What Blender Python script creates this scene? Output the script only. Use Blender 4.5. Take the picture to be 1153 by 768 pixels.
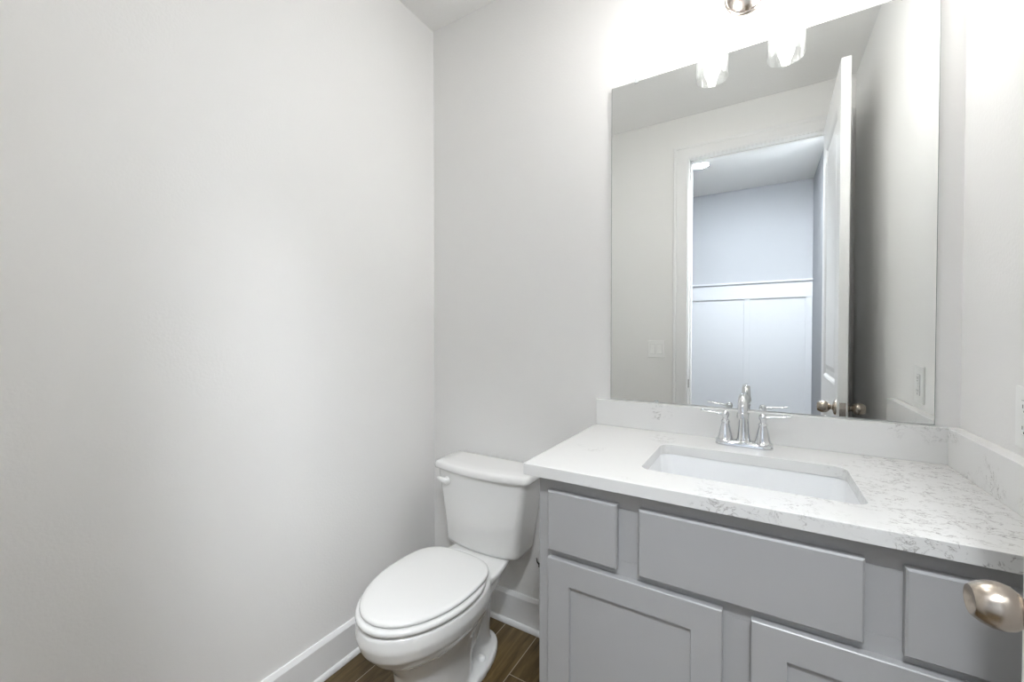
import bpy, bmesh, math, random
from mathutils import Vector, Matrix

# ------------------------------------------------------------------ camera, world, exposure
sc = bpy.context.scene
for o in list(bpy.data.objects):
    bpy.data.objects.remove(o)
COL = sc.collection
PI = math.pi

cam = bpy.data.cameras.new('camera')
cam.sensor_width = 36.0
cam.lens = 461.93 / 1153 * 36
cam.clip_start = 0.005
camo = bpy.data.objects.new('camera', cam)
camo.location = (1.3726, -1.5257, 1.2592)
camo.rotation_euler = (PI / 2 - 0.0147, 0, 0.5453)
COL.objects.link(camo)
sc.camera = camo

w = bpy.data.worlds.new('world'); sc.world = w
w.use_nodes = True
w.node_tree.nodes['Background'].inputs[0].default_value = (0.75, 0.85, 1, 1)
w.node_tree.nodes['Background'].inputs[1].default_value = 0.05

sc.view_settings.view_transform = 'Standard'
sc.view_settings.look = 'None'
sc.view_settings.gamma = 1
sc.view_settings.use_curve_mapping = False
sc.view_settings.exposure = 0.50
sc.cycles.max_bounces = 16
sc.cycles.diffuse_bounces = 10
sc.cycles.glossy_bounces = 8
sc.cycles.transparent_max_bounces = 16
sc.cycles.sample_clamp_indirect = 30

BULB = 92.0         # emission of the two vanity bulbs
HALL_W = 3.0
HALL_COL = (0.80, 0.885, 1.0)
FILL_BATH = 7.5           # emission of the added fill light on the bathroom ceiling
FILL_HALL = 215.0         # emission of the added, unseen fill light in the hall beside the doorway

# key measures (metres; left wall x=0, vanity wall y=0, floor z=0)
XR, H, D = 1.8213, 2.7316, 1.4835
ZC, ZB = 0.9211, 1.0171
HALLY = -3.26
HX0, HX1 = -1.6, 1.784

# ------------------------------------------------------------------ helpers
def tag(o, label=None, cat=None, group=None, kind=None):
    if label: o['label'] = label
    if cat: o['category'] = cat
    if group: o['group'] = group
    if kind: o['kind'] = kind
    return o

def obj(name, bm, mat, parent=None, smooth=False, bevel=0, bseg=2, subsurf=0, sangle=None):
    bmesh.ops.recalc_face_normals(bm, faces=bm.faces)
    me = bpy.data.meshes.new(name)
    bm.to_mesh(me); bm.free()
    o = bpy.data.objects.new(name, me)
    me.materials.append(mat)
    COL.objects.link(o)
    if parent is not None:
        o.parent = parent
        o.matrix_parent_inverse = Matrix.Translation(-Vector(parent.location)) if parent.parent is None else Matrix()
    if smooth:
        me.polygons.foreach_set('use_smooth', [True] * len(me.polygons))
        if sangle:
            me.set_sharp_from_angle(angle=math.radians(sangle))
    if bevel:
        m = o.modifiers.new('bevel', 'BEVEL'); m.width = bevel; m.segments = bseg
        m.limit_method = 'ANGLE'; m.angle_limit = math.radians(40)
        m.harden_normals = False
    if subsurf:
        m = o.modifiers.new('sub', 'SUBSURF'); m.levels = subsurf; m.render_levels = subsurf
    return o

def empty(name, loc):
    o = bpy.data.objects.new(name, None)
    o.location = loc
    o.empty_display_size = .05
    COL.objects.link(o)
    return o

def box(bm, x0, x1, y0, y1, z0, z1, M=None):
    v = [bm.verts.new((x, y, z)) for z in (z0, z1) for y in (y0, y1) for x in (x0, x1)]
    for f in ((0, 1, 3, 2), (4, 6, 7, 5), (0, 4, 5, 1), (2, 3, 7, 6), (0, 2, 6, 4), (1, 5, 7, 3)):
        bm.faces.new([v[i] for i in f])
    if M:
        for q in v: q.co = M @ q.co
    return v

def nb(): return bmesh.new()

def boxes(*bs):
    bm = nb()
    for b in bs: box(bm, *b)
    return bm

def lathe(bm, prof, centre, axis='z', n=40, cap=True):
    """prof: (radius, height) pairs along the axis"""
    c = Vector(centre)
    rings = []
    for r, h in prof:
        ring = []
        if r < 1e-6:
            p = {'z': (0, 0, h), 'y': (0, h, 0), 'x': (h, 0, 0)}[axis]
            rings.append([bm.verts.new(c + Vector(p))]); continue
        for i in range(n):
            a = 2 * PI * i / n
            u, v = r * math.cos(a), r * math.sin(a)
            p = {'z': (u, v, h), 'y': (u, h, v), 'x': (h, u, v)}[axis]
            ring.append(bm.verts.new(c + Vector(p)))
        rings.append(ring)
    for A, B in zip(rings, rings[1:]):
        if len(A) == 1 and len(B) == 1: continue
        for i in range(n):
            j = (i + 1) % n
            if len(A) == 1: bm.faces.new([A[0], B[i], B[j]])
            elif len(B) == 1: bm.faces.new([A[i], A[j], B[0]])
            else: bm.faces.new([A[i], A[j], B[j], B[i]])
    if cap:
        for R in (rings[0], rings[-1]):
            if len(R) > 1: bm.faces.new(R)
    return bm

def tube(bm, pts, rad, n=16, cap=True):
    pts = [Vector(p) for p in pts]
    if not hasattr(rad, '__len__'): rad = [rad] * len(pts)
    prev = None; rings = []
    for i, p in enumerate(pts):
        t = (pts[min(i + 1, len(pts) - 1)] - pts[max(i - 1, 0)]).normalized()
        if prev is None:
            a = Vector((1, 0, 0)) if abs(t.x) < .8 else Vector((0, 1, 0))
            u = (a - t * a.dot(t)).normalized()
        else:
            u = (prev - t * prev.dot(t)).normalized()
        prev = u; v = t.cross(u)
        rings.append([bm.verts.new(p + (u * math.cos(2 * PI * k / n) + v * math.sin(2 * PI * k / n)) * rad[i]) for k in range(n)])
    for A, B in zip(rings, rings[1:]):
        for k in range(n):
            j = (k + 1) % n
            bm.faces.new([A[k], A[j], B[j], B[k]])
    if cap:
        bm.faces.new(rings[0]); bm.faces.new(rings[-1])
    return bm

def loft(bm, secs, cap=True):
    """secs: list of equal-length lists of points"""
    R = [[bm.verts.new(p) for p in s] for s in secs]
    n = len(R[0])
    for A, B in zip(R, R[1:]):
        for k in range(n):
            j = (k + 1) % n
            bm.faces.new([A[k], A[j], B[j], B[k]])
    if cap:
        bm.faces.new(R[0]); bm.faces.new(R[-1])
    return bm

def rrect(x0, x1, y0, y1, r, z, k=6):
    pts = []
    for cx, cy, a0 in ((x1 - r, y1 - r, 0), (x0 + r, y1 - r, PI / 2), (x0 + r, y0 + r, PI), (x1 - r, y0 + r, 1.5 * PI)):
        for i in range(k + 1):
            a = a0 + PI / 2 * i / k
            pts.append((cx + r * math.cos(a), cy + r * math.sin(a), z))
    return pts

# ------------------------------------------------------------------ materials
def mat(name, col, rough=.5, metal=0, spec=.5, coat=0):
    m = bpy.data.materials.new(name); m.use_nodes = True
    b = m.node_tree.nodes['Principled BSDF']
    b.inputs['Base Color'].default_value = (*col, 1)
    b.inputs['Roughness'].default_value = rough
    b.inputs['Metallic'].default_value = metal
    b.inputs['Specular IOR Level'].default_value = spec
    b.inputs['Coat Weight'].default_value = coat
    return m

def N(m, t, **kw):
    n = m.node_tree.nodes.new(t)
    for k, v in kw.items(): setattr(n, k, v)
    return n

def L(m, a, b): m.node_tree.links.new(a, b)

def bump(m, scale, strength, dist=.001, detail=3, stretch=None):
    tc = N(m, 'ShaderNodeTexCoord'); no = N(m, 'ShaderNodeTexNoise'); bp = N(m, 'ShaderNodeBump')
    no.inputs['Scale'].default_value = scale; no.inputs['Detail'].default_value = detail
    bp.inputs['Strength'].default_value = strength; bp.inputs['Distance'].default_value = dist
    if stretch:
        mp = N(m, 'ShaderNodeMapping'); mp.inputs['Scale'].default_value = stretch
        L(m, tc.outputs['Object'], mp.inputs['Vector']); L(m, mp.outputs['Vector'], no.inputs['Vector'])
    else:
        L(m, tc.outputs['Object'], no.inputs['Vector'])
    L(m, no.outputs['Fac'], bp.inputs['Height'])
    L(m, bp.outputs['Normal'], m.node_tree.nodes['Principled BSDF'].inputs['Normal'])
    return m

M_wall = bump(mat('wall_paint', (.815, .81, .80), .75, spec=.25), 130, .22, .0022, 4)
M_ceil = bump(mat('ceiling_paint', (.80, .795, .785), .9, spec=.1), 70, .35, .003, 4)
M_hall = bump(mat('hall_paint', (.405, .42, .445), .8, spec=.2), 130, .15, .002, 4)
M_wains = bump(mat('hall_wainscot_paint', (.58, .60, .635), .45), 30, .03)
M_trim = bump(mat('white_trim_paint', (.80, .80, .80), .35), 30, .03)
M_cab = bump(mat('grey_cabinet_paint', (.385, .385, .388), .34), 60, .03)
M_cabin = mat('cabinet_inside', (.10, .09, .08), .8)
M_porc = mat('porcelain', (.80, .80, .79), .10, spec=.5, coat=.4)
M_sink = mat('sink_porcelain', (.80, .81, .82), .14, spec=.5, coat=.3)
M_plastic = mat('white_plastic', (.86, .86, .85), .28)
M_seat = mat('seat_plastic', (.77, .77, .76), .2)
M_chrome = mat('chrome', (.70, .715, .73), .06, metal=1)
M_nickel = bump(mat('brushed_nickel', (.50, .44, .38), .26, metal=1), 60, .08, .0005, 2, (1, 8, 8))
M_platen = mat('polished_nickel', (.50, .45, .41), .2, metal=1)
M_dark = mat('dark_metal', (.06, .05, .04), .4, metal=.6)
M_slot = mat('slot_black', (.03, .03, .03), .6)
M_clip = mat('clear_clip_plastic', (.55, .57, .58), .12)

# mirror
M_mirror = mat('mirror_silver', (.86, .875, .865), .0, metal=1)
M_mirror_edge = mat('mirror_glass_edge', (.22, .26, .25), .15)

# quartz
def quartz(name='white_quartz', z0=.57, z1=.66, push=.21, base=(.72, .72, .71)):
    m = mat(name, base, .16, spec=.5)
    b = m.node_tree.nodes['Principled BSDF']
    tc = N(m, 'ShaderNodeTexCoord')
    mp = N(m, 'ShaderNodeMapping'); mp.inputs['Scale'].default_value = (1, 1.7, 1.3)
    mp.inputs['Rotation'].default_value = (0.2, 0.15, -.35)
    L(m, tc.outputs['Object'], mp.inputs['Vector'])
    no = N(m, 'ShaderNodeTexNoise'); no.inputs['Scale'].default_value = 24; no.inputs['Detail'].default_value = 7
    no.inputs['Roughness'].default_value = .72; no.inputs['Distortion'].default_value = 1.2
    L(m, mp.outputs['Vector'], no.inputs['Vector'])
    sb = N(m, 'ShaderNodeMath', operation='SUBTRACT'); sb.inputs[1].default_value = .5
    ab = N(m, 'ShaderNodeMath', operation='ABSOLUTE')
    L(m, no.outputs['Fac'], sb.inputs[0]); L(m, sb.outputs[0], ab.inputs[0])
    vr = N(m, 'ShaderNodeValToRGB')
    vr.color_ramp.elements[0].position = 0; vr.color_ramp.elements[0].color = (1, 1, 1, 1)
    vr.color_ramp.elements[1].position = .016; vr.color_ramp.elements[1].color = (0, 0, 0, 1)
    L(m, ab.outputs[0], vr.inputs[0])
    # break-up into dashes
    n2 = N(m, 'ShaderNodeTexNoise'); n2.inputs['Scale'].default_value = 55; n2.inputs['Detail'].default_value = 2
    L(m, tc.outputs['Object'], n2.inputs['Vector'])
    r2 = N(m, 'ShaderNodeValToRGB'); r2.color_ramp.elements[0].position = .45; r2.color_ramp.elements[1].position = .54
    L(m, n2.outputs['Fac'], r2.inputs[0])
    # veined zones: large patches, denser toward one end of the slab
    n3 = N(m, 'ShaderNodeTexNoise'); n3.inputs['Scale'].default_value = 5.0; n3.inputs['Detail'].default_value = 2
    L(m, tc.outputs['Object'], n3.inputs['Vector'])
    sx = N(m, 'ShaderNodeSeparateXYZ'); L(m, tc.outputs['Object'], sx.inputs[0])
    mr = N(m, 'ShaderNodeMapRange'); mr.inputs['From Min'].default_value = 1.40; mr.inputs['From Max'].default_value = 1.68
    mr.inputs['To Min'].default_value = 0; mr.inputs['To Max'].default_value = push
    L(m, sx.outputs['X'], mr.inputs['Value'])
    ad = N(m, 'ShaderNodeMath', operation='ADD'); L(m, n3.outputs['Fac'], ad.inputs[0]); L(m, mr.outputs[0], ad.inputs[1])
    r3 = N(m, 'ShaderNodeValToRGB'); r3.color_ramp.elements[0].position = z0; r3.color_ramp.elements[1].position = z1
    L(m, ad.outputs[0], r3.inputs[0])
    m1 = N(m, 'ShaderNodeMath', operation='MULTIPLY'); m2 = N(m, 'ShaderNodeMath', operation='MULTIPLY')
    L(m, vr.outputs['Color'], m1.inputs[0]); L(m, r2.outputs['Color'], m1.inputs[1])
    L(m, m1.outputs[0], m2.inputs[0]); L(m, r3.outputs['Color'], m2.inputs[1])
    m3 = N(m, 'ShaderNodeMath', operation='MULTIPLY'); m3.inputs[1].default_value = 1.0
    L(m, m2.outputs[0], m3.inputs[0])
    mx = N(m, 'ShaderNodeMix', data_type='RGBA')
    mx.inputs['A'].default_value = (*base, 1); mx.inputs['B'].default_value = (.10, .08, .075, 1)
    L(m, m3.outputs[0], mx.inputs['Factor']); L(m, mx.outputs['Result'], b.inputs['Base Color'])
    return m
M_quartz = quartz()
M_quartz2 = quartz('white_quartz_upstand', .62, .69, .05, (.79, .79, .78))

# wood-look floor tiles laid along y
def floor_mat():
    m = mat('wood_look_tile', (.2, .14, .08), .38)
    b = m.node_tree.nodes['Principled BSDF']
    tc = N(m, 'ShaderNodeTexCoord'); sp = N(m, 'ShaderNodeSeparateXYZ'); L(m, tc.outputs['Object'], sp.inputs[0])
    ax = N(m, 'ShaderNodeMath', operation='ADD'); ax.inputs[1].default_value = -.124 + .153 * 20
    ay = N(m, 'ShaderNodeMath', operation='ADD'); ay.inputs[1].default_value = .244 + .914 * 10
    L(m, sp.outputs['X'], ax.inputs[0]); L(m, sp.outputs['Y'], ay.inputs[0])
    cb = N(m, 'ShaderNodeCombineXYZ'); L(m, ay.outputs[0], cb.inputs['X']); L(m, ax.outputs[0], cb.inputs['Y'])
    br = N(m, 'ShaderNodeTexBrick'); br.offset = .5; br.offset_frequency = 2
    br.inputs['Scale'].default_value = 1; br.inputs['Brick Width'].default_value = .914; br.inputs['Row Height'].default_value = .153
    br.inputs['Mortar Size'].default_value = .0016; br.inputs['Mortar Smooth'].default_value = .1; br.inputs['Bias'].default_value = 0
    br.inputs['Color1'].default_value = (.72, .72, .72, 1); br.inputs['Color2'].default_value = (1.15, 1.15, 1.15, 1)
    br.inputs['Mortar'].default_value = (1, 1, 1, 1)
    L(m, cb.outputs[0], br.inputs['Vector'])
    mp = N(m, 'ShaderNodeMapping'); mp.inputs['Scale'].default_value = (26, 2.2, 1)
    L(m, tc.outputs['Object'], mp.inputs['Vector'])
    no = N(m, 'ShaderNodeTexNoise'); no.inputs['Scale'].default_value = 1.6; no.inputs['Detail'].default_value = 6
    no.inputs['Roughness'].default_value = .65; no.inputs['Distortion'].default_value = .6
    L(m, mp.outputs[0], no.inputs['Vector'])
    rp = N(m, 'ShaderNodeValToRGB')
    rp.color_ramp.elements[0].position = .32; rp.color_ramp.elements[0].color = (.050, .031, .009, 1)
    rp.color_ramp.elements[1].position = .70; rp.color_ramp.elements[1].color = (.185, .122, .048, 1)
    L(m, no.outputs['Fac'], rp.inputs[0])
    mul = N(m, 'ShaderNodeMix', data_type='RGBA', blend_type='MULTIPLY'); mul.inputs['Factor'].default_value = 1
    L(m, rp.outputs['Color'], mul.inputs['A']); L(m, br.outputs['Color'], mul.inputs['B'])
    mx = N(m, 'ShaderNodeMix', data_type='RGBA'); mx.inputs['B'].default_value = (.42, .36, .28, 1)
    L(m, br.outputs['Fac'], mx.inputs['Factor']); L(m, mul.outputs['Result'], mx.inputs['A'])
    L(m, mx.outputs['Result'], b.inputs['Base Color'])
    bp = N(m, 'ShaderNodeBump'); bp.invert = True; bp.inputs['Strength'].default_value = .5; bp.inputs['Distance'].default_value = .001
    L(m, br.outputs['Fac'], bp.inputs['Height']); L(m, bp.outputs['Normal'], b.inputs['Normal'])
    return m
M_floor = floor_mat()

# seeded clear glass: clear thin sheet with a glossy skin and little bubbles
def seeded_glass():
    m = bpy.data.materials.new('seeded_glass'); m.use_nodes = True
    nt = m.node_tree; nt.nodes.remove(nt.nodes['Principled BSDF'])
    out = nt.nodes['Material Output']
    tr = N(m, 'ShaderNodeBsdfTransparent'); tr.inputs[0].default_value = (.97, .98, .98, 1)
    gl = N(m, 'ShaderNodeBsdfGlossy'); gl.inputs['Roughness'].default_value = .05
    di = N(m, 'ShaderNodeBsdfTranslucent'); di.inputs[0].default_value = (.95, .95, .95, 1)
    lw = N(m, 'ShaderNodeLayerWeight'); lw.inputs['Blend'].default_value = .14
    m1 = N(m, 'ShaderNodeMixShader'); L(m, lw.outputs['Facing'], m1.inputs[0]); L(m, tr.outputs[0], m1.inputs[1]); L(m, gl.outputs[0], m1.inputs[2])
    tc = N(m, 'ShaderNodeTexCoord'); vo = N(m, 'ShaderNodeTexVoronoi'); vo.inputs['Scale'].default_value = 170
    L(m, tc.outputs['Object'], vo.inputs['Vector'])
    rp = N(m, 'ShaderNodeValToRGB'); rp.color_ramp.elements[0].position = .10; rp.color_ramp.elements[0].color = (.12, .12, .12, 1)
    rp.color_ramp.elements[1].position = .30; rp.color_ramp.elements[1].color = (.006, .006, .006, 1)
    L(m, vo.outputs['Distance'], rp.inputs[0])
    m2 = N(m, 'ShaderNodeMixShader'); L(m, rp.outputs['Color'], m2.inputs[0]); L(m, m1.outputs[0], m2.inputs[1]); L(m, di.outputs[0], m2.inputs[2])
    L(m, m2.outputs[0], out.inputs['Surface'])
    return m
M_glass = seeded_glass()

def emis(name, col, s):
    m = bpy.data.materials.new(name); m.use_nodes = True
    nt = m.node_tree; nt.nodes.remove(nt.nodes['Principled BSDF'])
    e = N(m, 'ShaderNodeEmission'); e.inputs[0].default_value = (*col, 1); e.inputs[1].default_value = s
    L(m, e.outputs[0], nt.nodes['Material Output'].inputs['Surface'])
    return m
M_bulb = emis('bulb_glow', (1, .975, .95), BULB)
M_fill_bath = emis('fill_light_bath', (1, .97, .94), FILL_BATH)
M_fill_hall = emis('fill_light_hall', (.92, .965, 1), FILL_HALL)
M_lens = emis('downlight_lens', (.9, .95, 1), 25)

# ------------------------------------------------------------------ room shell
def struct(name, bm, m, **kw):
    return tag(obj(name, bm, m, **kw), kind='structure')

T = .115
struct('floor', boxes((HX0 - .1, 2.0, HALLY - .1, .12, -.08, 0)), M_floor)
struct('ceiling', boxes((-.12, XR + .12, -D - .06, .12, H, H + .1)), M_ceil)
struct('ceiling_hall', boxes((HX0 - .1, XR + .12, HALLY - .1, -D - .06, H, H + .1)), M_ceil)
struct('wall_back', boxes((-.12, XR + .12, 0, .12, 0, H)), M_wall)
struct('wall_left', boxes((-.12, 0, -D - T, 0, 0, H)), M_wall)
struct('wall_right', boxes((XR, XR + .12, -D, 0, 0, H)), M_wall)
DX0, DX1, DZ = .9505, 1.7125, 2.447           # clear door opening
J = .018
wf = nb()
box(wf, 0, DX0 - J, -D - T, -D, 0, H)
box(wf, DX1 + J, XR, -D - T, -D, 0, H)
box(wf, DX0 - J, DX1 + J, -D - T, -D, DZ + J, H)
struct('wall_front', wf, M_wall)
# hall
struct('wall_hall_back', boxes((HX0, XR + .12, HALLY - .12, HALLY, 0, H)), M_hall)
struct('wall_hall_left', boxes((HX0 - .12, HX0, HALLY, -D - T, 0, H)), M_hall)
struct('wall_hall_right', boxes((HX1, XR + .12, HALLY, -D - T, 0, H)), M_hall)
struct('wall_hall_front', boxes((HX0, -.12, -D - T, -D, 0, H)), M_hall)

# jamb with stop, and casings both sides
jb = nb()
box(jb, DX0 - J, DX0, -D - T, -D, 0, DZ + J)
box(jb, DX1, DX1 + J, -D - T, -D, 0, DZ + J)
box(jb, DX0, DX1, -D - T, -D, DZ, DZ + J)
box(jb, DX0, DX0 + .011, -D - T + .02, -D - .045, 0, DZ)
box(jb, DX1 - .011, DX1, -D - T + .02, -D - .045, 0, DZ)
box(jb, DX0, DX1, -D - T + .02, -D - .045, DZ - .011, DZ)
struct('trim_1', jb, M_trim, bevel=.001)
CW, CT = .098, .012
def casing(name, y, sgn, xl, xr, m):
    """mitred casing, thin at the opening and thick at the outer edge"""
    prof = [(.006, 0), (.006, .008), (.012, .011), (.030, .0115), (.074, .0125), (.080, .017), (.094, .018), (.098, .015), (.098, 0)]
    bm = nb()
    def ring(f): return [f(d, t) for d, t in prof]
    sec = [ring(lambda d, t: (DX0 - d, y + sgn * t, 0)), ring(lambda d, t: (DX0 - d, y + sgn * t, DZ + d * .87)),
           ring(lambda d, t: (min(DX1 + d, xr), y + sgn * t, DZ + d * .87)), ring(lambda d, t: (min(DX1 + d, xr), y + sgn * t, 0))]
    loft(bm, sec)
    return struct(name, bm, m)
casing('trim_2', -D, 1, 0, XR - .001, M_trim)
cs = nb()
box(cs, DX0 - CW - .006, DX0 - .006, -D - T - .014, -D - T, 0, DZ + .085)
box(cs, DX1 + .006, HX1 - .001, -D - T - .014, -D - T, 0, DZ + .085)
box(cs, DX0 - .006, DX1 + .006, -D - T - .014, -D - T, DZ + .006, DZ + .085)
struct('trim_3', cs, M_trim, bevel=.002)

# baseboards: tall board with eased top and a quarter-round shoe
BH = .1403
def baseboard(name, A, B, nrm, shoe=True):
    """runs A->B in xy, nrm points into the room"""
    A = Vector((*A, 0)); B = Vector((*B, 0)); n = Vector((*nrm, 0))
    prof = [(0, 0)]
    if shoe:
        prof += [(.025, 0)] + [(.0145 + .011 * math.cos(a), .002 + .019 * math.sin(a)) for a in [i * PI / 2 / 6 for i in range(7)]]
    else:
        prof += [(.012, 0)]
    prof += [(.0155, BH - .015), (.0140, BH - .012), (.007, BH - .001), (.006, BH), (0, BH)]
    bm = nb()
    loft(bm, [[P + n * a + Vector((0, 0, z)) for a, z in prof] for P in (A, B)])
    return struct(name, bm, M_trim)
baseboard('baseboard_left', (0, 0), (0, -D), (1, 0))
baseboard('baseboard_back', (.022, 0), (.87, 0), (0, -1))
baseboard('baseboard_front', (0, -D), (DX0 - CW - .006, -D), (0, 1))
baseboard('baseboard_right', (XR, -.56), (XR, -D + CT), (-1, 0))
baseboard('baseboard_hall', (HX0, HALLY), (HX1, HALLY), (0, 1), False)

# hall wainscot: flat panel, rails and stiles, cap ledge
wn = nb()
Y0 = HALLY
box(wn, HX0, HX1, Y0, Y0 + .004, .1, 1.78)
box(wn, HX0, HX1, Y0, Y0 + .018, 1.620, 1.772)
box(wn, HX0, HX1, Y0, Y0 + .036, 1.772, 1.790)
for xc in (1.757, 1.249, .62, .05, -.52, -1.09):
    box(wn, xc - .026, xc + .026, Y0, Y0 + .016, BH, 1.620)
struct('trim_4', wn, M_wains, bevel=.0015)

# ------------------------------------------------------------------ door (open ~90 degrees against the right wall side)
door = empty('door_1', (DX1, -D, 0)); door['kind'] = 'structure'
door['label'] = 'white panelled door standing open beside the vanity'
ang = math.radians(-1.3)
# door-local: x' along the leaf from the hinge (0) to the latch edge, y' thickness, mapped into the world
MD = Matrix.Translation((DX1 - .001, -D + .004, 0)) @ Matrix.Rotation(PI / 2 - ang, 4, 'Z')
LW, LT, Z0, Z1 = .734, .035, .008, 2.452
def dbox(bm, a0, a1, t0, t1, z0, z1):
    # leaf runs towards +y; room face (t=0) looks at the right wall, hall face (t=LT) looks left
    box(bm, a0, a1, t0, t1, z0, z1, MD)
leaf = nb()
st, tr_, lr0, lr1, brl = .112, .155, .86, 1.030, .23
Zt = Z1 - tr_
dbox(leaf, 0, st, 0, LT, Z0, Z1); dbox(leaf, LW - st, LW, 0, LT, Z0, Z1)
dbox(leaf, st, LW - st, 0, LT, Z0, brl); dbox(leaf, st, LW - st, 0, LT, lr0, lr1); dbox(leaf, st, LW - st, 0, LT, Zt, Z1)
for z0, z1 in ((brl, lr0), (lr1, Zt)):
    dbox(leaf, st, LW - st, .010, LT - .010, z0, z1)
    for s in (0, 1):
        # sticking bevel around the recess, and a raised field
        def fr(i, d):
            t = d if s == 0 else LT - d
            return [MD @ Vector(p) for p in ((st + i, t, z0 + i), (LW - st - i, t, z0 + i), (LW - st - i, t, z1 - i), (st + i, t, z1 - i))]
        loft(leaf, [fr(0, .0), fr(.010, .003), fr(.020, .0101)], cap=False)
        R = [[leaf.verts.new(p) for p in fr(i, d)] for i, d in ((.045, .0102), (.070, .004))]
        for k in range(4):
            leaf.faces.new([R[0][k], R[0][(k + 1) % 4], R[1][(k + 1) % 4], R[1][k]])
        leaf.faces.new(R[1])
leafo = obj('door_leaf', leaf, M_trim, door, bevel=.0012)
def knob(side):
    # side +1 towards the left (into the room), -1 towards the right wall
    bm = nb()
    P = [(.0, .0), (.033, .0), (.033, .004), (.029, .008), (.015, .011), (.0105, .014), (.0105, .018),
         (.0120, .021), (.0190, .026), (.0245, .033), (.0268, .042), (.0262, .051), (.0228, .060), (.0182, .0665),
         (.0172, .0675), (.0156, .0668), (.010, .0625), (.0, .0605)]
    lathe(bm, P, (0, 0, 0), 'z', 48, cap=False)
    a, z = LW - .060, .935
    rot = Matrix.Rotation(-PI / 2, 4, 'X') if side > 0 else Matrix.Rotation(PI / 2, 4, 'X')
    base = MD @ Matrix.Translation((a, LT if side > 0 else 0, z)) @ rot
    for v in bm.verts: v.co = base @ v.co
    o = obj('door_knob', bm, M_nickel, door, smooth=True, sangle=50)
    o['label'] = 'satin nickel egg-shaped door knob'
    return o
knob(1); knob(-1)
lp = nb(); dbox(lp, LW, LW + .0015, .006, LT - .006, .905, .965)
box(lp, LW, LW + .009, .011, LT - .012, .925, .945, MD)
obj('latch_plate', lp, M_platen, door, bevel=.0008)
for z in (.25, 1.25, 2.25):
    hb = nb(); lathe(hb, [(.006, -.05), (.006, .05)], (DX1 + .003, -D + .0185, z), 'z', 14)
    obj('hinge', hb, M_platen, door, smooth=True, sangle=40)
# strike plate let into the latch-side jamb
sp_ = nb(); box(sp_, DX0, DX0 + .0015, -D - .036, -D - .006, .90, .957)
tag(obj('strike_plate', sp_, M_dark, bevel=.0005), 'small dark metal strike plate on the white door jamb, seen in the mirror', 'strike plate')

# ------------------------------------------------------------------ vanity
van = empty('vanity_cabinet', (1.34, -.28, 0))
tag(van, 'grey painted shaker vanity cabinet under the white quartz counter', 'cabinet')
YF = -.5516                     # plane of the face frame
FT = .019                       # door and drawer-front thickness
VX0, VX1 = .868, 1.805
ZT = ZC - .030                  # underside of the slab
body = nb()
box(body, VX0, VX0 + .018, YF + .019, -.002, .0, ZT)
box(body, VX1 - .018, VX1, YF + .019, -.002, .0, ZT)
box(body, VX0, VX1, -.020, -.002, .1, ZT)
box(body, VX0, VX1, YF + .019, -.02, .10, .118)
box(body, VX0 + .018, VX1 - .018, YF + .075, YF + .09, 0, .10)
obj('carcass', body, M_cab, van, bevel=.001)
ff = nb()
fx = [(VX0, .920), (1.070, 1.150), (1.300, 1.370), (1.525, 1.605), (1.755, XR - .001)]
box(ff, VX0, .915, YF, YF + .019, .10, ZT)
box(ff, 1.752, XR - .001, YF, YF + .019, .0, ZT)
box(ff, .915, 1.752, YF, YF + .019, .842, ZT)
box(ff, .915, 1.752, YF, YF + .019, .665, .716)
box(ff, .915, 1.752, YF, YF + .019, .10, .150)
box(ff, 1.295, 1.374, YF, YF + .019, .15, .665)
box(ff, 1.070, 1.150, YF, YF + .019, .716, .842)
box(ff, 1.522, 1.606, YF, YF + .019, .716, .842)
obj('face_frame', ff, M_cab, van, bevel=.0008)
Y1 = YF - FT
def slab_front(name, x0, x1, z0, z1):
    bm = nb()
    e = .0035
    def ring(i, y): return [(x0 + i, y, z0 + i), (x1 - i, y, z0 + i), (x1 - i, y, z1 - i), (x0 + i, y, z1 - i)]
    loft(bm, [ring(0, YF - .0005), ring(0, Y1 + e), ring(e, Y1)])
    return obj(name, bm, M_cab, van)
slab_front('drawer_front', .901, 1.083, .700, .855)
slab_front('false_front', 1.134, 1.5365, .700, .855)
slab_front('drawer_front', 1.591, 1.774, .700, .855)
def shaker(x0, x1, z0, z1, w=.061):
    bm = nb()
    def ring(i, y): return [bm.verts.new(p) for p in ((x0 + i, y, z0 + i), (x1 - i, y, z0 + i), (x1 - i, y, z1 - i), (x0 + i, y, z1 - i))]
    e = .002
    R = [ring(0, YF - .0005), ring(0, Y1 + e), ring(e, Y1), ring(w, Y1), ring(w + .0015, Y1 + .0075)]
    bm.faces.new(R[0])
    for A, B in zip(R, R[1:]):
        for k in range(4):
            bm.faces.new([A[k], A[(k + 1) % 4], B[(k + 1) % 4], B[k]])
    bm.faces.new(R[-1])
    return obj('cabinet_door', bm, M_cab, van)
shaker(.901, 1.308, .118, .681)
shaker(1.360, 1.774, .118, .681)

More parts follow.
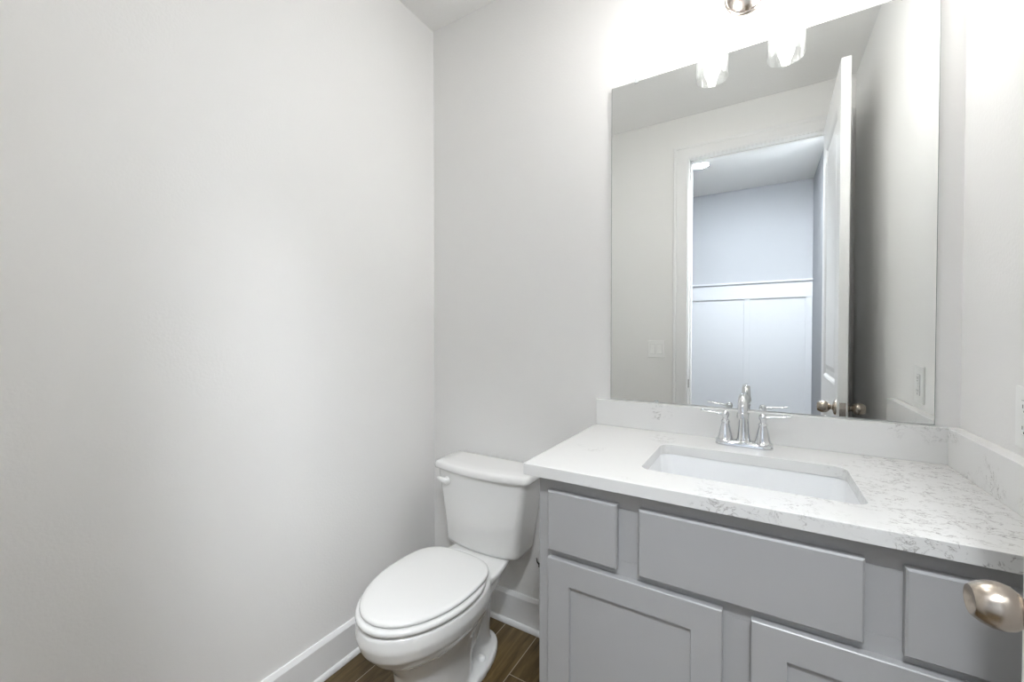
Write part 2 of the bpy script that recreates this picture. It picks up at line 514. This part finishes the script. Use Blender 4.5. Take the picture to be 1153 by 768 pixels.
# countertop slab with a rectangular cut-out
SX0, SX1, SY0, SY1 = 1.112, 1.560, -.472, -.192
CX0, CYF = .8381, -.5876
def slab_with_hole(z0, z1):
    bm = nb()
    outer = [(CX0, CYF), (XR - .0005, CYF), (XR - .0005, -.0005), (CX0, -.0005)]
    inner = [(x, y) for x, y, z in rrect(SX0, SX1, SY0, SY1, .030, 0, 8)]
    loops = {}
    for z in (z0, z1):
        es = []
        for key, pts in (('o', outer), ('i', inner)):
            vs = [bm.verts.new((x, y, z)) for x, y in pts]
            loops[(z, key)] = vs
            es += [bm.edges.new((vs[k], vs[(k + 1) % len(vs)])) for k in range(len(vs))]
        bmesh.ops.triangle_fill(bm, use_beauty=True, use_dissolve=False, edges=es)
    for key in 'oi':
        A, B = loops[(z0, key)], loops[(z1, key)]
        for k in range(len(A)):
            j = (k + 1) % len(A)
            bm.faces.new([A[k], A[j], B[j], B[k]])
    return bm
top = obj('countertop', slab_with_hole(ZT, ZC), M_quartz, bevel=.0015)
tag(top, 'white quartz countertop with fine dark veining on the grey vanity', 'countertop')
bsx = .030
bs = nb()
box(bs, CX0, XR - .0005, -bsx, -.0005, ZC, ZB)
tag(obj('backsplash', bs, M_quartz2, bevel=.0012), 'low white quartz backsplash running under the mirror', 'backsplash')
bs = nb()
box(bs, XR - bsx - .0015, XR - .0005, CYF, -bsx, ZC, ZB)
tag(obj('side_splash', bs, M_quartz2, bevel=.0012), 'low white quartz side splash along the right-hand wall', 'backsplash')

# undermount sink
sk = empty('undermount_sink', (1.336, -.33, ZT - .15))
tag(sk, 'rectangular white porcelain undermount sink sunk in the counter', 'sink')
bm = nb()
def rr(i, z, r): return rrect(SX0 - i, SX1 + i, SY0 - i, SY1 + i, r, z, 8)
loft(bm, [rr(.022, ZT - .0005, .040), rr(.003, ZT - .0006, .033), rr(.000, ZT - .006, .032), rr(-.006, ZT - .06, .036), rr(-.012, ZT - .105, .040),
          rr(-.022, ZT - .124, .045), rr(-.045, ZT - .134, .040), rr(-.12, ZT - .139, .02)], cap=False)
f = bm.faces.new([v for v in bm.verts if abs(v.co.z - (ZT - .139)) < 1e-6][:36])
loft(bm, [rr(.022, ZT - .0005, .040), rr(.020, ZT - .012, .038), rr(.010, ZT - .06, .038), rr(.004, ZT - .11, .045), rr(-.02, ZT - .140, .05), rr(-.05, ZT - .149, .04)], cap=False)
f = bm.faces.new([v for v in bm.verts if abs(v.co.z - (ZT - .149)) < 1e-6][:36])
obj('basin', bm, M_sink, sk, smooth=True, sangle=50)
bm = nb(); lathe(bm, [(.0, .002), (.012, .0025), (.018, .004), (.0225, .003), (.0235, 0), (.0235, -.006)], (1.336, -.33, ZT - .1375), 'z', 32)
obj('drain', bm, M_chrome, sk, smooth=True, sangle=50)

# faucet (4 inch centerset)
FX, FY = 1.3300, -.100
fa = empty('faucet', (FX, FY, ZC))
tag(fa, 'polished chrome two-handle faucet with gooseneck spout behind the sink', 'faucet')
bm = nb()
def stad(w, d, z, k=12):
    pts = []
    for s, a0 in ((1, -PI / 2), (-1, PI / 2)):
        for i in range(k + 1):
            a = a0 + PI * i / k
            pts.append((FX + s * w + d * math.cos(a), FY + d * math.sin(a), z))
    return pts
loft(bm, [stad(.0508, .0255, ZC), stad(.0508, .0262, ZC + .004), stad(.0508, .0245, ZC + .011), stad(.0508, .0215, ZC + .0155), stad(.0508, .0175, ZC + .017)])
obj('base_plate', bm, M_chrome, fa, smooth=True, sangle=50)
for s in (-1, 1):
    bm = nb()
    hx = FX + s * .0495
    lathe(bm, [(.0265, .010), (.0265, .0165), (.0220, .020), (.0195, .026), (.0170, .040), (.0138, .055), (.0112, .066), (.0110, .0675), (.0125, .0695),
               (.0125, .0735), (.0095, .0765), (.0075, .079), (.0080, .084), (.0105, .088), (.0115, .093), (.0100, .099), (.0055, .1035), (0, .1045)],
          (hx, FY, ZC), 'z', 32)
    o = obj('handle_base', bm, M_chrome, fa, smooth=True, sangle=45)
    lv = nb()
    secs = []
    for d, hw, hh, dz in ((.006, .0055, .0050, .092), (.018, .0050, .0042, .0945), (.030, .0062, .0034, .0965), (.046, .0080, .0028, .0985), (.060, .0098, .0032, .1005), (.068, .0095, .0030, .1012), (.071, .0060, .0018, .1015)):
        secs.append([(hx + s * d, FY + hw * math.cos(a), ZC + dz + hh * math.sin(a)) for a in [2 * PI * k / 16 for k in range(16)]])
    loft(lv, secs)
    obj('lever_handle', lv, M_chrome, o, smooth=True, sangle=60)
bm = nb()
lathe(bm, [(.0235, .014), (.0235, .0185), (.0200, .0215), (.0175, .027), (.0155, .050), (.0135, .080), (.0128, .095), (.0150, .097), (.0150, .1015), (.0130, .1035)], (FX, FY, ZC), 'z', 32)
pts = [(FX, FY, ZC + .10)]
rc = .041
for i in range(0, 15):
    a = PI - (PI * 1.02) * i / 14
    pts.append((FX, FY - rc - rc * math.cos(a), ZC + .116 + rc * math.sin(a) * .95))
pts.append((FX, pts[-1][1] + .0005, ZC + .112))
tube(bm, pts, .0130, 24)
lathe(bm, [(.0128, .016), (.0150, .014), (.0156, .004), (.0156, 0), (.0115, 0), (.0115, .006), (0, .006)], (FX, pts[-1][1], ZC + .100), 'z', 24)
obj('spout', bm, M_chrome, fa, smooth=True, sangle=50)
bm = nb()
tube(bm, [(FX, FY + .021, ZC + .012), (FX, FY + .021, ZC + .055)], .0022, 10)
lathe(bm, [(0, .055), (.004, .056), (.005, .060), (.0035, .065), (0, .066)], (FX, FY + .021, ZC), 'z', 14)
obj('lift_rod', bm, M_chrome, fa, smooth=True)

# ------------------------------------------------------------------ mirror
MX0, MX1, MZ1 = .888, 1.7716, 2.1801
mi = empty('wall_mirror', ((MX0 + MX1) / 2, -.003, ZB))
tag(mi, 'large frameless mirror on the wall above the vanity', 'mirror')
bm = nb(); box(bm, MX0, MX1, -.0058, -.0006, ZB + .001, MZ1)
o = obj('glass_backing', bm, M_mirror_edge, mi)
bm = nb(); box(bm, MX0 + .0012, MX1 - .0012, -.0062, -.0058, ZB + .0022, MZ1 - .0012)
obj('mirror_face', bm, M_mirror, mi)
def clip(x, z, s):
    bm = nb()
    box(bm, x - .009, x + .009, -.0015, -.0005, z - .001 * s, z + .014 * s) if s > 0 else box(bm, x - .009, x + .009, -.0015, -.0005, z - .001, z + .001)
    lathe(bm, [(.0045, -.0085), (.0055, -.0075), (.0055, -.001)], (x, 0, z + .006 * s), 'y', 16)
    box(bm, x - .007, x + .007, -.0092, -.0066, z - .007 * s if s > 0 else z, z + .003 * s if s > 0 else z + .007)
    return obj('mirror_clip', bm, M_clip, mi, bevel=.0006)
clip(.980, MZ1, 1); clip(1.70, MZ1, 1)
bm = nb(); box(bm, 1.049, 1.061, -.0088, -.0064, ZB + .0008, ZB + .009)
obj('mirror_clip', bm, M_clip, mi, bevel=.0006)

# ------------------------------------------------------------------ vanity light
vl = empty('vanity_light', (1.3265, 0, 2.33))
tag(vl, 'two-light nickel bath fixture with clear seeded glass shades above the mirror', 'wall light')
GX = (1.217, 1.436); GY = -.114; GZ = 2.169; GR = .053
PZ = 2.345
bm = nb()
lathe(bm, [(.0665, 0), (.0665, -.006), (.0620, -.012), (.0570, -.0135), (.0545, -.0125), (.0520, -.015), (.042, -.024), (.028, -.030), (.014, -.033), (.011, -.036), (.011, -.10)], (1.3265, -.0005, PZ), 'y', 48)
obj('backplate', bm, M_platen, vl, smooth=True, sangle=40)
bm = nb()
AZ = 2.372
tube(bm, [(1.3265, -.10, PZ), (1.3265, -.108, PZ + .010), (1.3265, GY, AZ)], .008)
tube(bm, [(GX[0], GY, AZ), (GX[1], GY, AZ)], .008)
obj('arm', bm, M_platen, vl, smooth=True, sangle=40)
for x in GX:
    bm = nb()
    lathe(bm, [(0, 2.392), (.008, 2.391), (.012, 2.384), (.014, 2.362), (.030, 2.352), (.034, 2.346), (.034, 2.340), (.021, 2.338), (.0195, 2.318), (.0175, 2.312), (.0, 2.311)], (x, GY, 0), 'z', 32)
    so = obj('socket', bm, M_platen, vl, smooth=True, sangle=40)
    bm = nb()
    lathe(bm, [(.0195, 2.3425), (.050, 2.3420), (GR, 2.338), (GR, GZ + .0015), (GR - .0012, GZ), (GR - .003, GZ + .001), (GR - .003, 2.336), (.048, 2.3395), (.0195, 2.340)], (x, GY, 0), 'z', 64, cap=False)
    obj('glass_shade', bm, M_glass, vl, smooth=True, sangle=50)
    bm = nb()
    lathe(bm, [(.013, 2.311), (.014, 2.298), (.018, 2.285), (.0225, 2.268), (.0245, 2.245), (.0225, 2.228), (.016, 2.216), (.009, 2.2115), (0, 2.211)], (x, GY, 0), 'z', 28)
    obj('bulb', bm, M_bulb, vl, smooth=True)

# ------------------------------------------------------------------ hall downlight, and two added fill lights out of view
def downlight(x, y, label, power, colr, group=None):
    r = empty('recessed_downlight', (x, y, H)); tag(r, label, 'ceiling light', group)
    bm = nb()
    lathe(bm, [(.092, -.0005), (.090, -.005), (.074, -.008), (.070, -.004), (.070, -.0005)], (x, y, H), 'z', 40, cap=False)
    obj('trim_ring', bm, M_trim, r, smooth=True, sangle=50)
    bm = nb(); lathe(bm, [(.070, -.0035), (0, -.0035)], (x, y, H), 'z', 40, cap=False)
    obj('lens', bm, M_lens, r)
    ld = bpy.data.lights.new('downlight', 'AREA'); ld.shape = 'DISK'; ld.size = .14; ld.energy = power; ld.color = colr
    lo = bpy.data.objects.new('downlight_lamp', ld); lo.location = (x, y, H - .009); COL.objects.link(lo)
downlight(.909, -2.38, 'round recessed downlight in the hall ceiling, seen through the doorway in the mirror', HALL_W, HALL_COL)
def flush(x, y, label, m):  # glowing ceiling disc added out of view to brighten walls and vanity
    r = empty('added_fill_light', (x, y, H)); tag(r, label, 'ceiling light')
    bm = nb(); lathe(bm, [(.170, 0), (.170, -.018), (.165, -.022), (.158, -.0225), (.158, -.004)], (x, y, H), 'z', 56, cap=False)
    obj('trim_ring', bm, M_trim, r, smooth=True, sangle=50)
    bm = nb(); lathe(bm, [(.158, -.012), (0, -.012)], (x, y, H), 'z', 56, cap=False)
    obj('diffuser', bm, m, r)
flush(1.02, -.55, 'added fill light, a flat white disc out of view on the bathroom ceiling', M_fill_bath)
flush(1.58, -1.80, 'added fill light, a flat white disc out of view on the hall ceiling by the doorway', M_fill_hall)

# ------------------------------------------------------------------ switch and outlet
def switch_plate():
    x0, x1, z0, z1 = .684, .801, 1.100, 1.220
    r = empty('light_switch', ((x0 + x1) / 2, -D, z0))
    tag(r, 'white double rocker light switch on the wall beside the doorway, seen in the mirror', 'switch')
    bm = nb(); box(bm, x0, x1, -D, -D + .006, z0, z1); obj('cover_plate', bm, M_plastic, r, bevel=.002)
    for xc in (.7195, .7655):
        bm = nb()
        zc = (z0 + z1) / 2
        loft(bm, [[(xc - .0165, -D + .006, zc - .033), (xc + .0165, -D + .006, zc - .033), (xc + .0165, -D + .0095, zc - .033), (xc - .0165, -D + .0095, zc - .033)],
                  [(xc - .0165, -D + .006, zc), (xc + .0165, -D + .006, zc), (xc + .0165, -D + .0075, zc), (xc - .0165, -D + .0075, zc)],
                  [(xc - .0165, -D + .006, zc + .033), (xc + .0165, -D + .006, zc + .033), (xc + .0165, -D + .0065, zc + .033), (xc - .0165, -D + .0065, zc + .033)]])
        obj('rocker', bm, M_plastic, r)
        bm = nb(); box(bm, xc - .0172, xc + .0172, -D + .006, -D + .0062, zc - .034, zc + .034); obj('rocker_gap', bm, M_cab, r)
switch_plate()
def outlet():
    yc, zc = -.326, 1.096
    r = empty('wall_outlet', (XR, yc, zc - .06))
    tag(r, 'white outlet with test and reset buttons on the right-hand wall', 'outlet')
    X = XR
    bm = nb(); box(bm, X - .006, X, yc - .042, yc + .042, zc - .061, zc + .061); obj('cover_plate', bm, M_plastic, r, bevel=.002)
    bm = nb(); box(bm, X - .0063, X - .006, yc - .0177, yc + .0177, zc - .0345, zc + .0345); obj('receptacle_gap', bm, M_cab, r)
    bm = nb(); box(bm, X - .0085, X - .006, yc - .0165, yc + .0165, zc - .0333, zc + .0333); rc_ = obj('receptacle', bm, M_plastic, r, bevel=.0008)
    for dz in (-.021, .021):
        for dy, h in ((-.0065, .0045), (.0065, .0035)):
            bm = nb(); box(bm, X - .0088, X - .0084, yc + dy - .0009, yc + dy + .0009, zc + dz + .002 - h, zc + dz + .002 + h); obj('slot', bm, M_slot, rc_)
        bm = nb(); lathe(bm, [(.0024, -.0088), (.0024, -.0084)], (X, yc, zc + dz - .0075), 'x', 14); obj('ground_hole', bm, M_slot, rc_)
    for dz in (-.0045, .0045):
        bm = nb(); box(bm, X - .0098, X - .0085, yc - .008, yc + .008, zc + dz - .003, zc + dz + .003); obj('button', bm, M_plastic, rc_, bevel=.0004)
    for dz in (-.048, .048):
        bm = nb(); lathe(bm, [(.003, -.0066), (.003, -.0058)], (X, yc, zc + dz), 'x', 14); obj('screw', bm, M_plastic, r)
outlet()

# ------------------------------------------------------------------ toilet
TX = .405
to = empty('toilet', (TX, -.38, 0))
tag(to, 'white two-piece toilet with closed lid between the wall and vanity', 'toilet')
def egg(yc, lf, lb, wd, z, nf=2.0, nbk=2.4, n=64, cx=TX):
    pts = []
    for i in range(n):
        a = 2 * PI * i / n
        c, s = math.cos(a), math.sin(a)
        e = nf if s < 0 else nbk
        k = (abs(c) ** e + abs(s) ** e) ** (-1 / e)
        pts.append((cx + wd * c * k, yc + (lf if s < 0 else lb) * s * k, z))
    return pts
bm = nb()
# bowl and rim
loft(bm, [egg(-.42, .19, .11, .094, .02, 2.3, 3), egg(-.42, .19, .11, .092, .10, 2.3, 3), egg(-.425, .195, .13, .096, .18, 2.2, 3),
          egg(-.43, .225, .20, .112, .235, 2.1, 2.6), egg(-.45, .255, .22, .150, .275, 2.05, 2.5), egg(-.465, .272, .225, .176, .315, 2, 2.5),
          egg(-.47, .277, .22, .184, .350, 2, 2.5), egg(-.47, .272, .215, .181, .385, 2, 2.5), egg(-.47, .255, .20, .168, .392, 2, 2.5)])
# rear deck under the tank
def deck(wf, wr, yf, yc, yb, z):
    P = [(TX + wf, yf), (TX + wf, yc), (TX + wr, yb), (TX - wr, yb), (TX - wf, yc), (TX - wf, yf)]
    for k in range(3):
        Q = []
        for i in range(len(P)):
            a, b = Vector(P[i]), Vector(P[(i + 1) % len(P)])
            f = .12 if k == 0 else .25
            Q += [a.lerp(b, f), a.lerp(b, 1 - f)]
        P = Q
    return [(p[0], p[1], z) for p in P]
loft(bm, [deck(.075, .06, -.38, -.24, -.13, .24), deck(.105, .08, -.40, -.24, -.10, .31), deck(.138, .10, -.44, -.24, -.07, .350),
          deck(.147, .105, -.45, -.245, -.06, .368), deck(.145, .103, -.45, -.243, -.062, .380)])
# foot flange
loft(bm, [egg(-.36, .20, .245, .115, .0, 2.3, 2.2), egg(-.36, .20, .245, .115, .022, 2.3, 2.2), egg(-.36, .195, .24, .110, .030, 2.3, 2.2), egg(-.36, .16, .20, .07, .034, 2.3, 2.2)])
# trapway bulge each side of the rear
tube(bm, [(TX, -.46, .15), (TX, -.38, .09), (TX, -.31, .11), (TX, -.25, .20), (TX, -.22, .28)], [.080, .070, .062, .062, .075], 24)
tube(bm, [(TX, -.22, .28), (TX, -.20, .20), (TX, -.20, .08), (TX, -.20, .0)], [.066, .056, .050, .056], 24)
bw = obj('bowl', bm, M_porc, to, smooth=True)
m = bw.modifiers.new('remesh', 'REMESH'); m.mode = 'VOXEL'; m.voxel_size = .0055; m.use_smooth_shade = True
m = bw.modifiers.new('smooth', 'SMOOTH'); m.factor = .6; m.iterations = 7
for s in (-1, 1):
    bm = nb()
    lathe(bm, [(.015, 0), (.0155, .003), (.0145, .013), (.0115, .018), (.006, .0205), (0, .021)], (TX + s * .072, -.272, .027), 'z', 24)
    obj('bolt_cap', bm, M_plastic, to, smooth=True, sangle=60)
# seat ring and lid
def seat_secs(zs): return [egg(-.475, .262 + d, .176 + d, .176 + d, z, 2.0, 2.35, 80) for d, z in zs]
bm = nb(); loft(bm, seat_secs([(-.008, .3935), (.004, .3945), (.0085, .4005), (.008, .4075), (.003, .4125), (-.006, .4135)]))
obj('seat', bm, M_seat, to, smooth=True, sangle=70)
def lid_sec(d, z):
    return egg(-.475, .254 + d, .187 + d, .171 + d, z, 2.0, 3.1, 80)
bm = nb()
loft(bm, [lid_sec(-.010, .4155), lid_sec(0, .4160), lid_sec(.003, .4195), lid_sec(.0025, .4245), lid_sec(-.002, .4285), lid_sec(-.012, .4305), lid_sec(-.06, .4325), lid_sec(-.12, .4332)])
obj('lid', bm, M_seat, to, smooth=True, sangle=70)
for s in (-1, 1):
    bm = nb()
    loft(bm, [rrect(TX + s * .075 - .022, TX + s * .075 + .022, -.345, -.302, .008, z) for z in (.390, .410)] +
         [rrect(TX + s * .075 - .018, TX + s * .075 + .018, -.341, -.306, .007, .4145)])
    obj('seat_hinge', bm, M_seat, to, smooth=True, sangle=50)
# tank
TT = .400
def tank_sec(hw, yb, ys, yc, z, r=.028, cx=TT):
    """plan: flat back, bowed front; ys = y at the front corners, yc = y at the centre of the front"""
    pts = []
    k = 6
    for sx, cyy, a0 in ((1, yb, 0),):
        pass
    rb = .018
    for i in range(k + 1):
        a = PI / 2 * i / k
        pts.append((cx + hw - rb + rb * math.cos(a), yb - rb + rb * math.sin(a), z))
    for i in range(k + 1):
        a = PI / 2 + PI / 2 * i / k
        pts.append((cx - hw + rb + rb * math.cos(a), yb - rb + rb * math.sin(a), z))
    for i in range(k + 1):
        a = PI + PI / 2 * i / k
        pts.append((cx - hw + r + r * math.cos(a), ys + r + r * math.sin(a), z))
    for i in range(1, 14):
        t = -1 + 2 * i / 14
        pts.append((cx + t * (hw - r), ys + (yc - ys) * (1 - t * t), z))
    for i in range(k + 1):
        a = 1.5 * PI + PI / 2 * i / k
        pts.append((cx + hw - r + r * math.cos(a), ys + r + r * math.sin(a), z))
    return pts
bm = nb()
loft(bm, [tank_sec(.157, -.050, -.165, -.180, .378), tank_sec(.173, -.043, -.178, -.196, .383), tank_sec(.178, -.040, -.182, -.202, .400), tank_sec(.192, -.022, -.186, -.209, .53),
          tank_sec(.214, -.020, -.190, -.215, .66), tank_sec(.218, -.020, -.190, -.216, .689)])
obj('tank', bm, M_porc, to, smooth=True, sangle=60)
bm = nb()
loft(bm, [tank_sec(.222, -.016, -.194, -.219, .6895), tank_sec(.231, -.012, -.200, -.226, .692), tank_sec(.233, -.011, -.202, -.228, .700), tank_sec(.232, -.012, -.200, -.226, .712),
          tank_sec(.227, -.016, -.195, -.221, .719), tank_sec(.215, -.026, -.183, -.209, .7225), tank_sec(.17, -.05, -.15, -.17, .7240)])
obj('tank_lid', bm, M_porc, to, smooth=True, sangle=60)
lx, lz = .250, .648
ly = -.196
bm = nb()
lathe(bm, [(0, .004), (.0155, .004), (.017, 0), (.0165, -.008), (.013, -.013), (.0, -.0145)], (lx, ly, lz), 'y', 28, cap=False)
fl = obj('flush_lever', bm, M_plastic, to, smooth=True, sangle=60)
bm = nb()
secs = []
for d, hh, hd, dz in ((-.006, .008, .004, 0), (.004, .0125, .0075, .0), (.016, .0125, .0075, .002), (.028, .0105, .0065, .005), (.038, .0075, .005, .008), (.043, .003, .002, .009)):
    secs.append([(lx - d, ly - .013 - d * .10 + hd * math.cos(a), lz + dz + hh * math.sin(a)) for a in [2 * PI * k / 16 for k in range(16)]])
loft(bm, secs)
obj('lever_arm', bm, M_plastic, fl, smooth=True)

# supply stub in the narrow gap behind the vanity side
bm = nb()
lathe(bm, [(.006, 0), (.006, -.012), (.004, -.014), (.004, -.022)], (.592, -.0005, .298), 'y', 14)
tube(bm, [(.592, -.014, .298), (.580, -.017, .312), (.577, -.015, .326)], [.0045, .003, .002], 10)
tag(obj('supply_stub', bm, M_dark, smooth=True), 'tiny dark metal pipe stub on the wall between toilet tank and vanity', 'pipe stub')
bm = nb(); lathe(bm, [(.0028, 0), (.0028, -.003), (0, -.004)], (.5915, -.0003, .440), 'y', 12)
tag(obj('wall_screw', bm, M_dark, smooth=True), 'single dark screw head on the wall just left of the vanity', 'screw')
